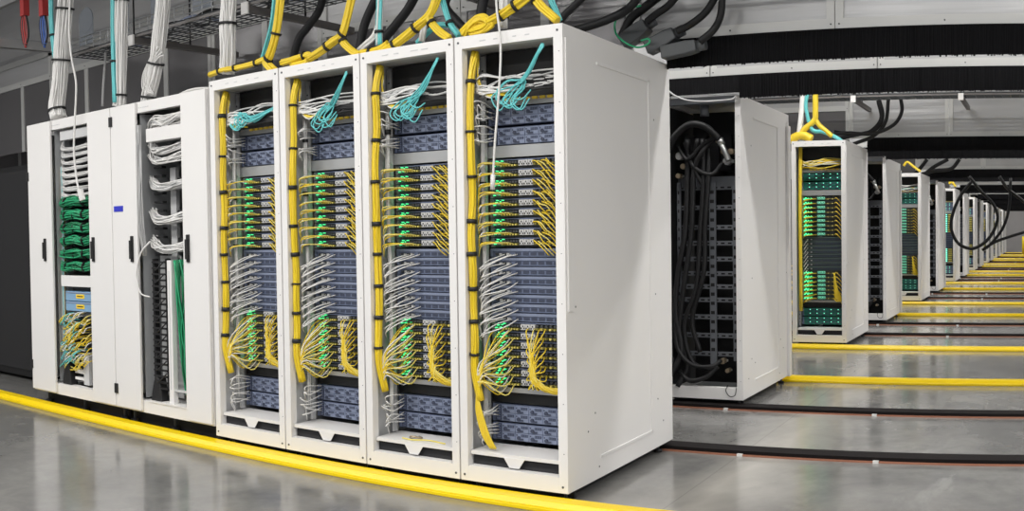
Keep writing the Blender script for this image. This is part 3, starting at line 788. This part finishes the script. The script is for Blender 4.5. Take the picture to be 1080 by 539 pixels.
    for q in range(9):
        if k == 3: a0, a1, a2 = (x+.14, y+.09, 1.99+R_(0, .03)), (x+.32, y+.06, 2.03), (x+.50, y+.09, 2.09)
        else: a0, a1, a2 = (x+.17+.014*q, y+.08, 1.93+R_(0, .05)), (x+.37, y+.06, 2.07), (x+.50, y+.03, 2.215)
        sx_ = R_(-.03, .05); cord([(a0[0]+.09+sx_, y+.07, a0[2]+R_(.02, .05)), (a0[0]+.05+sx_, y+.055, a0[2]+R_(-.035, .0)), (a0[0]+sx_, y+.06, a0[2]+R_(.0, .04)), (a0[0]+.06+sx_, y+.07, a0[2]+R_(.06, .10)), (a1[0]+R_(-.015, .015), a1[1]+R_(-.01, .01), a1[2]+R_(-.015, .025)), (a2[0]+R_(-.012, .0), a2[1], a2[2]+R_(-.01, .01))], .0040, 'aqua', k, 'rising to the top right corner')
    if k < 1:
        for q in range(4):
            cord([(x+.07, y+.05, .50), (x+.075+.01*q, y+.04, .40), (x+.11+.012*q, y+.04, .29), (x+.15+.01*q, y+.05, .225)], .0065, 'yellow_cable', k, 'trailing down to the bottom shelf')
# loose ends on the shelves
x = rackpos[1]
tag(MB().tube([(x+.20, YF+.06, .217), (x+.27, YF+.05, .216), (x+.36, YF+.08, .217), (x+.48, YF+.06, .216)], .004, 'yellow_pale', 6).build('patch_cable'), 'loose pale yellow cable lying on the bottom shelf of the second rack', 'cable')
tag(MB().tube([(x+.22, YF+.10, .217), (x+.25, YF+.08, .226), (x+.29, YF+.11, .217), (x+.26, YF+.13, .217)], .006, 'brass', 6).build('cable_offcut'), 'brown cable offcut on the bottom shelf of the second rack', 'cable')
# far cabling of the racks in the rows behind: past the countable ones
m = REST; random.seed(77)
for n in (1, 2):
    x, y = XE-W, YF+PER*n; xe = x+EX; ye = y+EY
    m.tube([(x+.075, y+.12, 2.25), (x+.07, y+.1, 1.5), (x+.075, y+.1, .4)], .022, 'yellow_cable', 8)
    for z in Z_SW+Z_LO:
        for q in range(2): m.tube([(x+.1, y+.12, z-.03+R_(-.02, .02)), (x+.14, y+.08, z+R_(-.01, .01)), (xe+.12+.05*q, ye-.02, z+.015)], .005, 'yellow_cable', 4, 3)
        m.tube([(xe+.38, ye-.015, z+.018), (xe+.42, ye-.07, z+.02), (x+.54, ye-.04, z-.05)], .006, 'yellow_cable', 4, 3)
        if z < 1: m.tube([(xe+.38, ye-.05, z+.018), (xe+.42, ye-.09, (z+.5)/2), (x+.54, ye-.06, .52)], .010, 'yellow_cable', 4, 3)
    for z in Z_SV: m.tube([(x+.1, y+.13, z-.06), (x+.13, y+.08, z-.03), (xe+.07, ye-.01, z+.012)], .004, 'cable_white', 4, 3)
    for q in range(9): 
        z = 2.03+R_(-.02, .06); m.tube([(x+.09, y+.12, z), (x+.2, y+.08, z+R_(-.04, .03)), (x+.36, y+.1, z+R_(-.03, .03)), (x+.55, y+.16, z+R_(0, .05))], .006, random.choice(['cable_white', 'yellow_pale', 'aqua', 'yellow_cable']), 4, 3)
tag(m.build('patch_cables'), 'mass of yellow, white and aqua patch cables in the racks farther from the camera', 'cables', None, 'stuff')

# ------------------------------------------------------------------ overhead cable trays on crossbeams
def tray(y, n):
    zb = 2.83
    lab = 'wire basket tray above the %s row of racks' % ORD[2*n]
    t = thing('cable_tray', (0, y, zb), lab, 'cable tray', 'overhead wire basket trays')
    x0, x1 = (-6.75, -1.2) if n == 0 else (-5, 5)
    m = MB(); w = .46; r = .004 if n == 0 else .006
    if n == 0 or n < 4:
        for q in range(10): m.cyl((x0, .02+w*q/9, 0), (x1, .02+w*q/9, 0), r, 'darkgrey', 4)
        for q in range(1, 4):
            for yy in (.02, .02+w): m.cyl((x0, yy, .035*q), (x1, yy, .035*q), r, 'grey_rail', 4)
        xx = x0; st = .10 if n < 2 else .2
        while xx < x1:
            m.cyl((xx, .02, -.004), (xx, .02+w, -.004), r, 'darkgrey', 4).cyl((xx, .02, 0), (xx, .02, .105), r, 'grey_rail', 4).cyl((xx, .02+w, 0), (xx, .02+w, .105), r, 'grey_rail', 4); xx += st
    m.build('basket', t)
    MB().box(x0, x1, .0, .012, -.03, -.012, 'beam').build('edge_rail', t)
    k = -9
    while k < 5:
        xx = -5.78+1.21*(k+4)
        if x0 < xx < x1:
            b = MB().box(xx-.022, xx+.022, -.03, 1.02, -.075, -.032, 'beam').build('crossbeam', t)
            MB().box(xx-.030, xx+.030, -.045, -.028, -.092, -.015, 'white').build('end_cap', b, bevel=.003)
            MB().cyl((xx, .53, -.04), (xx, .53, 4.3-zb), .007, 'black', 6).cyl((xx, -.01, -.04), (xx, -.01, 4.3-zb), .007, 'black', 6).build('threaded_rod', b)
        k += 1
for n in range(4): tray(YF+.27+PER*n, n)

# cable spools / grey drop-out plates on the first tray
random.seed(12)
for k in range(10):
    xx = -6.62+.47*k
    o = MB().box(xx, xx+.20, YF+.34, YF+.344, 2.88, 3.08, 'plate').cyl((xx+.1, YF+.338, 3.08), (xx+.1, YF+.346, 3.08), .10, 'plate', 20).build('dropout_plate', bevel=.002)
    tag(o, 'grey rounded drop-out plate standing in the overhead wire tray', 'drop-out plate', 'grey drop-out plates in the tray')
for k in range(26):
    xx = -6.7+.2*k
    m = MB().tube([(xx, YF+.4, 2.85), (xx+.12, YF+.5, 2.87+R_(0, .05)), (xx+.3, YF+.6+R_(-.05, .05), 2.86), (xx+.5, YF+.5, 2.885)], R_(.008, .018), random.choice(['black', 'black', 'cable_grey', 'blue_light', 'darkgrey']), 6)
    o = m.build('tray_cable'); tag(o, 'cable lying in the overhead wire tray of the front row', 'cable', 'cables lying in the front overhead tray')

# ------------------------------------------------------------------ drops from above onto the front row
def drop(px, Y, r, mats, name, label, ties=(), n=30, seed=1, cr=.006, wob=.25, group=None):
    path = [at(u, v, Y if not isinstance(Y, (list, tuple)) else Y[i]) for i, (u, v) in enumerate(px)]
    return trunk(path, r, mats, name, label, group, ties, n, seed, 6, cr, wob)
BW = ['bundle_white', 'bundle_white', 'cable_white']
drop([(70, -30), (69, 0), (66, 40), (63, 85), (60, 112), (62, 124)], YF+.08, .072, BW, 'cable_bundle', 'thick white cable bundle dropping onto the leftmost cabinet', (.27, .52, .86), 60, 21, .0065)
drop([(54, -20), (54, 20), (57, 52), (60, 70)], YF+.06, .026, ['aqua'], 'cable_bundle', 'aqua fibre bundle strapped to the leftmost white bundle', (.5, .95), 10, 22)
drop([(130, -30), (128, 0), (127, 60), (126, 104), (125, 112)], YF+.10, .055, BW, 'cable_bundle', 'white cable bundle dropping beside an aqua bundle between the two door cabinets', (.25, .72), 46, 23)
drop([(119, -20), (119, 30), (120, 75), (121, 108)], YF+.05, .021, ['aqua'], 'cable_bundle', 'long aqua fibre bundle dropping between the two door cabinets', (.6,), 9, 24)
drop([(174, -30), (172, 0), (168, 40), (163, 75), (157, 99), (156, 108)], YF+.10, .058, BW, 'cable_bundle', 'white cable bundle leaning down onto the right door cabinet', (.55, .85), 46, 25)
drop([(242, -30), (241, 0), (240, 25), (240, 55), (239, 78)], YF+.10, .056, BW, 'cable_bundle', 'white cable bundle dropping into the rack beside the door cabinets', (.5,), 46, 26)
m = MB(); P = lambda L, Y: [at(u, v, Y) for u, v in L]
for k in range(5): m.tube(P([(165+2*k, 46+3*k), (158+2*k, 62), (151+1.5*k, 78), (150+2*k, 92), (154+2*k, 99)], YF+.06), .005, 'cable_white', 6)
tag(m.build('cable_loop'), 'small white cable loop beside the bundle on the right door cabinet', 'cable')
m = MB()
for k in range(9): m.tube([(-5.3+.05*k, YF+.2+.03*k, 2.275+.004*k), (-5.0, YF+.1+.03*k, 2.285+R_(0, .02)), (-4.85+.02*k, YF+.14+.04*k, 2.285+R_(0, .015)), (-4.72, YF+.3, 2.275)], .008, 'cable_white', 6)
tag(m.build('cable_coil'), 'white cables lying on top of the right door cabinet', 'cable')
tag(MB().tube(P([(112, 35), (111, 62), (109, 90), (108, 112)], YF+.5), .011, 'cable_grey', 6).build('riser_cable'), 'thin pale riser cable with dark bands above the left cabinet seam', 'cable')
# hanging thin white cable with a plug, left cabinet
o = MB().tube(P([(74, -10), (73, 30), (75, 58), (80, 85), (80, 105), (79, 125), (78, 160), (81, 190), (84, 203)], YF-.05), .0085, 'cable_white', 6).build('hanging_cable')
MB().poly([tuple(at(u, v, YF-.06)) for u, v in ((81, 200), (85, 199), (88, 210), (84, 212))], (0, .02, 0), 'cable_white').build('plug', o)
tag(o, 'thin white cable with a plug dangling in front of the leftmost cabinet', 'cable')
o = MB().tube(P([(523, -10), (524, 10), (527, 35), (528, 60), (526, 100), (522, 150), (520, 188)], YF-.03), .0058, 'cable_white', 6).build('hanging_cable')
MB().cyl(at(520, 184, YF-.03), at(519.5, 200, YF-.03), .012, 'cable_white', 8).build('plug', o)
tag(o, 'thin white cable with a plug dangling in front of the near-end rack', 'cable')
YC = ['yellow_cable', 'yellow_cable', 'yellow']
def yd(px, r, label, ties=(), seed=1, Y=YF+.06): return drop(px, Y, r, YC, 'fibre_bundle', label, ties, 16, seed, .0075, .3, 'yellow overhead fibre trunks')
zt = 2.325
yd([(298, -20), (296, 0), (293, 25), (289, 45), (284, 60), (281, 66), (290, 76)], .030, 'yellow fibre trunk dropping beside an aqua line onto the rack next to the door cabinets', (.42, .72), 31)
yd([(221, 79), (235, 74), (252, 71), (268, 67), (281, 61)], .020, 'yellow fibre trunk lying along the top of the rack beside the door cabinets', (.2, .45, .8), 32)
yd([(375, -20), (371, 0), (366, 20), (361, 36), (351, 44), (338, 54), (325, 62)], .027, 'yellow fibre trunk slanting down to the third rack from the near end', (.5, .75), 33)
yd([(361, 34), (362, 44), (370, 53), (380, 59)], .024, 'short yellow branch forking right towards the second rack from the near end', (.3,), 34)
yd([(297, 66), (305, 64), (315, 61), (325, 58), (322, 66), (308, 69)], .024, 'yellow fibre clump lying on top of the third rack from the near end', (.5,), 35)
yd([(463, -20), (460, 0), (453, 16), (441, 27), (428, 38), (412, 50), (400, 57)], .027, 'yellow fibre trunk slanting down to the second rack from the near end', (.55, .8), 36)
yd([(452, 14), (455, 24), (464, 34), (474, 41)], .024, 'short yellow branch forking right towards the near-end rack', (.35,), 37)
yd([(380, 56), (392, 55), (402, 51), (409, 46)], .024, 'yellow fibre clump lying on top of the second rack from the near end', (.3,), 38)
yd([(575, -18), (560, -6), (545, 5), (530, 15), (515, 24)], .028, 'yellow fibre trunk slanting down to the near-end rack', (.55, .8), 39)
yd([(555, -16), (563, -3), (572, 8), (588, 22)], .026, 'yellow fibre trunk crossing to the near corner of the near-end rack', (.45,), 40)
o = drop([(488, 36), (495, 28), (503, 21), (511, 20), (517, 26), (508, 31), (496, 33)], YF+.06, .032, YC, 'fibre_coil', 'yellow fibre coil heaped on the near-end rack', (), 24, 41, .0065, .6)
AQ = ['aqua']
drop([(290, -20), (288, 10), (285, 30), (279, 52), (276, 62)], YF+.10, .016, AQ, 'fibre_bundle', 'aqua fibre line beside the yellow trunk over the rack next to the door cabinets', (), 6, 42)
drop([(401, -20), (401, 0), (400, 28), (400, 48)], YF+.12, .024, ['aqua', 'cable_white', 'aqua'], 'fibre_bundle', 'aqua and white bundle dropping onto the second rack from the near end', (.75,), 10, 43)
drop([(401, 22), (395, 38), (386, 47), (378, 54)], YF+.14, .020, BW, 'cable_bundle', 'white cables sweeping left behind the aqua bundle', (), 10, 44)
drop([(461, -18), (467, 2), (474, 24), (484, 38)], YF+.10, .020, AQ, 'fibre_bundle', 'aqua fibre bundle dropping onto the near-end rack from the left', (.7,), 8, 45)
drop([(440, 46), (452, 34), (462, 27), (478, 27)], YF+.2, .018, AQ, 'fibre_bundle', 'aqua fibres fanning behind the yellow fork of the second rack', (), 9, 46)
drop([(576, -18), (581, 0), (586, 12), (590, 22)], YF+.12, .020, AQ, 'fibre_bundle', 'aqua fibre bundle reaching the near top corner of the near-end rack', (), 8, 47)
drop([(449, 20), (447, 32), (445, 44)], YF+.16, .020, BW, 'cable_bundle', 'short white bundle rising from the second rack from the near end', (), 10, 48)
drop([(535, -20), (531, 0), (531, 18), (531, 30)], YF+.16, .026, BW, 'cable_bundle', 'white bundle dropping onto the near-end rack', (.7,), 14, 49)

# black power cables overhead
def power(px, Y, r, label, group='black overhead power cables'):
    pts = [at(u, v, Y if not isinstance(Y, (list, tuple)) else Y[i]) for i, (u, v) in enumerate(px)]
    o = MB().tube(pts, r, 'rubber', 10, 8).build('power_cable'); return tag(o, label, 'cable', group)
power([(342, -8), (336, 12), (325, 28), (315, 42), (308, 66)], YF+.5, .026, 'thick black cable over the left part of the third rack from the near end')
power([(402, -10), (392, 8), (384, 28), (380, 48), (378, 60)], YF+.5, .028, 'thick black cable over the joint between the second and third racks from the near end')
power([(440, -8), (430, 10), (416, 28), (405, 42), (398, 60)], YF+.5, .028, 'thick black cable slanting over the second rack from the near end')
power([(476, -10), (470, 6), (482, 22), (496, 36)], YF+.5, .024, 'black cable behind the aqua bundle of the near-end rack')
power([(512, -10), (508, 10), (506, 30)], YF+.5, .03, 'black cable rising behind the yellow coil')
power([(620, -8), (606, 6), (594, 18), (588, 30)], YF+.5, .02, 'black cable passing behind the near top corner of the near-end rack')
power([(678, -10), (664, 8), (645, 19), (620, 28), (590, 36)], YF+.95, .024, 'long black cable bending over the side panel of the near-end rack')
power([(700, -8), (680, 8), (665, 20), (655, 40)], YF+1.2, .026, 'black cable ending behind the three grey plugs')
def plug(cable_px, a, b, w, Y, label):
    o = MB().tube([at(u, v, Y) for u, v in cable_px], .021, 'rubber', 10, 8).build('plug_lead')
    pa, pb = at(*a, Y), at(*b, Y)
    d = (pb-pa); n = Vector((0, 1, 0)).cross(d).normalized()
    MB().poly([pa+n*w*.8, pa-n*w*.8, pa*.72+pb*.28-n*w*1.0, pb-n*w, pb+n*w, pa*.72+pb*.28+n*w], (0, .09, 0), 'connector').build('plug_body', o, bevel=.008)
    e = d.normalized()
    MB().cyl(pa-e*.05+Vector((0, .045, 0)), pa+Vector((0, .045, 0)), .032, 'connector', 14).build('plug_collar', o)
    tag(o, label, 'power plug', 'grey power plugs above the near-end rack')
plug([(717, -8), (705, 6), (692, 15), (682, 23)], (680, 25), (654, 44), .046, YF+1.15, 'leftmost grey power plug on a black cord above the side panel')
plug([(757, -8), (745, 12), (728, 26), (714, 33)], (710, 34), (680, 50), .042, YF+1.15, 'middle grey power plug of the three above the side panel')
plug([(762, -8), (760, 16), (752, 32), (738, 44)], (733, 47), (696, 55), .038, YF+1.15, 'rightmost grey power plug of the three above the side panel')
tag(MB().tube(P([(676, 6), (660, 10), (650, 20), (649, 34), (658, 44), (672, 50), (684, 46), (684, 41), (676, 43)], YF+1.1), .006, 'green', 6).build('earth_wire'), 'thin green earth wire looping round the grey plugs', 'wire')
tag(MB().tube(P([(702, 93), (712, 101), (726, 106), (745, 107), (770, 105), (776, 102)], YR-.06), .007, 'cable_grey', 6).build('loose_cable'), 'thin white cable sagging along the top of the second row rack', 'cable')
tag(MB().box(-12, -5.75, YF+.22, YF+.27, 3.42, 3.49, 'zinc').box(-12, -5.75, YF+.215, YF+.275, 3.485, 3.495, 'grey_rail').build('overhead_rail', bevel=.003), 'grey steel overhead rail at the far left carrying the red and blue hanks', 'rail')
tag(MB().box(-7.63, -7.57, 3.6, YF+DEP-.03, 3.04, 3.12, 'zinc').box(-7.635, -7.565, 3.6, YF+DEP-.03, 3.115, 3.125, 'grey_rail').build('overhead_rail', bevel=.003), 'steel channel running back from over the leftmost cabinet to the panel wall', 'rail')
# red and blue rope hanks at the far left
for (u0, col, lab) in ((26, 'red', 'red lead hank hanging from the overhead beam at the far left'), (46, 'blue_cable', 'blue lead hank hanging from the overhead beam at the far left')):
    m = MB().box(*(lambda p: (p.x-.03, p.x+.03, p.y-.03, p.y+.03))(at(u0, 10, YF+.25)), at(u0, 17, YF+.25).z, at(u0, -4, YF+.25).z, 'red')
    for k in range(4): m.tube(P([(u0-2+k, 14), (u0-4+k, 26), (u0-2+k, 42), (u0+1, 47+k), (u0+4-k*.5, 38), (u0+3-k*.6, 24), (u0+1, 14)], YF+.25), .010, col if k % 2 else 'black', 6)
    tag(m.build('lead_hank'), lab, 'cable hank')

# drops over the third row (seen beyond)
Y3 = YF+PER
def far(px, r, mtl, label, Y=Y3+.1, name='fibre_bundle', cat='cable bundle', group=None):
    tag(MB().tube([at(u, v, Y) for u, v in px], r, mtl, 8, 6).build(name), label, cat, group)
far([(860, 96), (860, 118), (859, 127), (850, 135), (842, 143), (834, 148)], .034, 'yellow_cable', 'yellow fibre trunk dropping onto the third row rack')
far([(859, 124), (864, 132), (872, 139), (878, 144)], .028, 'yellow_cable', 'yellow branch forking right over the third row rack')
far([(833, 149), (840, 144), (848, 143), (856, 147)], .05, 'yellow_cable', 'yellow fibre clump on the top left of the third row rack')
far([(847, 96), (845, 120), (843, 138), (842, 147)], .030, 'bundle_white', 'white bundle beside the yellow trunk over the third row rack', name='cable_bundle')
far([(852, 98), (850, 112), (856, 136), (868, 139), (880, 144), (888, 149)], .022, 'aqua', 'aqua fibre bundle curving over the top of the third row rack', name='fibre_bundle')
for k, px in enumerate(([(927, 104), (931, 122), (924, 136), (905, 142), (885, 146)], [(937, 104), (934, 128), (922, 143), (900, 152)], [(950, 104), (951, 118), (942, 132), (920, 141), (890, 140), (876, 143)], [(926, 106), (929, 126), (915, 140), (895, 141), (880, 139)])):
    far(px, .022, 'rubber', 'black power cable drooping over the rear of the third row rack', Y3+.9, 'power_cable', 'cable', 'black cables over the third row')
Y5 = YF+2*PER
far([(953, 175), (957, 171), (964, 176), (971, 181)], .022, 'yellow_cable', 'yellow fibre fork on top of the fifth row rack', Y5+.1)
far([(1001, 194), (1004, 192), (1008, 197)], .03, 'yellow_cable', 'yellow fibre clump on top of the seventh row rack', YF+3*PER+.1)
for k, px in enumerate(([(1000, 168), (985, 176), (975, 184)], [(1012, 168), (1003, 178), (985, 180), (972, 184)], [(978, 168), (970, 178), (962, 186)])):
    far(px, .035, 'rubber', 'black power cable drooping over the rear of the fifth row rack', Y5+1.0, 'power_cable', 'cable', 'black cables over the fifth row')
tag(MB().tube(P([(1022, 186), (1035, 202), (1048, 216), (1052, 232), (1044, 250), (1032, 260), (1022, 262), (1010, 256), (1003, 240), (1006, 222), (1014, 205), (1026, 190)], 9.5), .016, 'rubber', 8).build('hanging_cable_loop'), 'large black cable loop hanging in front of the distant rack ends', 'cable loop')
tag(MB().tube(P([(1054, 186), (1062, 198), (1074, 208), (1090, 220)], 9.5), .016, 'rubber', 8).build('hanging_cable'), 'black cable slanting off the right edge above the distant aisle', 'cable')
tag(MB().tube(P([(1066, 188), (1064, 220), (1058, 240), (1048, 254), (1040, 262)], 9.5), .014, 'rubber', 8).build('hanging_cable'), 'black cable falling steeply beside the loop', 'cable')
tag(MB().tube(P([(1036, 264), (1048, 256), (1064, 250), (1090, 242)], 9.5), .014, 'rubber', 8).build('hanging_cable'), 'black cable running low to the right edge behind the loop', 'cable')
# distant bollard
o = MB().cyl((-1.15, 50, 0), (-1.15, 50, .95), .07, 'rail_yellow', 14).build('bollard'); o.location.x = 0.0
tag(o, 'yellow bollard at the far end of the hall', 'bollard')
# black rack at the far left, behind the row line
p0 = (-10.6, 5.2)
t = thing('black_rack', (-10.9, 4.75, 0), 'tall black cabinet at the far left beyond the white ones', 'rack')
MB().box(0, 3.0, 0, 1.2, .03, 2.05, 'black').build('cabinet_body', t, bevel=.01)
MB().box(2.3, 2.97, -.01, 0, .1, 2.0, 'black_soft').build('door', t)

# ------------------------------------------------------------------ lights: rows of ceiling tubes
def lamp_row(y, x0, x1, nx, e, first=[None]):
    for i in range(nx):
        x = x0+(x1-x0)*i/max(1, nx-1)
        if first[0] is None:
            t = thing('ceiling_light', (x, y, 3.9), 'long white tube light hanging above an aisle', 'light', 'tube lights above the aisles')
            MB().box(-.75, .75, -.09, .09, .03, .09, 'white').build('housing', t)
            MB().box(-.72, .72, -.06, .06, .0, .03, 'lamp').build('diffuser', t)
            MB().cyl((-.6, 0, .09), (-.6, 0, .4), .006, 'zinc', 6).build('hanger', t); MB().cyl((.6, 0, .09), (.6, 0, .4), .006, 'zinc', 6).build('hanger', t)
            first[0] = t
        else: dup(first[0], (x, y, 3.9), 'long white tube light hanging above an aisle')
        L = bpy.data.lights.new('tube_light', 'AREA'); L.shape = 'RECTANGLE'; L.size = 1.45; L.size_y = .2; L.energy = e; L.color = (1, .985, .96)
        lo = bpy.data.objects.new('tube_light', L); COL.objects.link(lo); lo.location = (x, y, 3.88)
lamp_row(1.6, -9, 5, 7, 68)
lamp_row(-1.5, -9, 5, 6, 72)
for n in range(ROWS): lamp_row(YR+DEP+1.2+PER*n, -5.5, 4.5, 4, 75)
for n in range(4): lamp_row(YF+DEP+.62+PER*n, -5.0, 4.6, 5, 42)
w = bpy.data.worlds.new('world'); bpy.context.scene.world = w; w.use_nodes = True
w.node_tree.nodes['Background'].inputs[0].default_value = (.95, .97, 1, 1); w.node_tree.nodes['Background'].inputs[1].default_value = .55

# ------------------------------------------------------------------ camera: a level-swept panorama
cd = bpy.data.cameras.new('camera'); cam = bpy.data.objects.new('camera', cd); COL.objects.link(cam)
cd.type = 'PANO'; cd.panorama_type = 'CENTRAL_CYLINDRICAL'
cd.central_cylindrical_range_u_min = (0-X0)/F; cd.central_cylindrical_range_u_max = (FW-X0)/F
cd.central_cylindrical_range_v_min = (Y0C-FH)/F; cd.central_cylindrical_range_v_max = Y0C/F
cd.central_cylindrical_radius = 1.0
cd.clip_start = .05; cd.clip_end = 200
M = Matrix((RIGHT, UP, -FWD)).transposed().to_4x4(); M.translation = (0, 0, HC)
cam.matrix_world = M
sc = bpy.context.scene; sc.camera = cam
sc.view_settings.view_transform = 'Standard'; sc.view_settings.look = 'None'; sc.view_settings.exposure = -.17; sc.view_settings.gamma = 1
sc.view_settings.use_curve_mapping = False
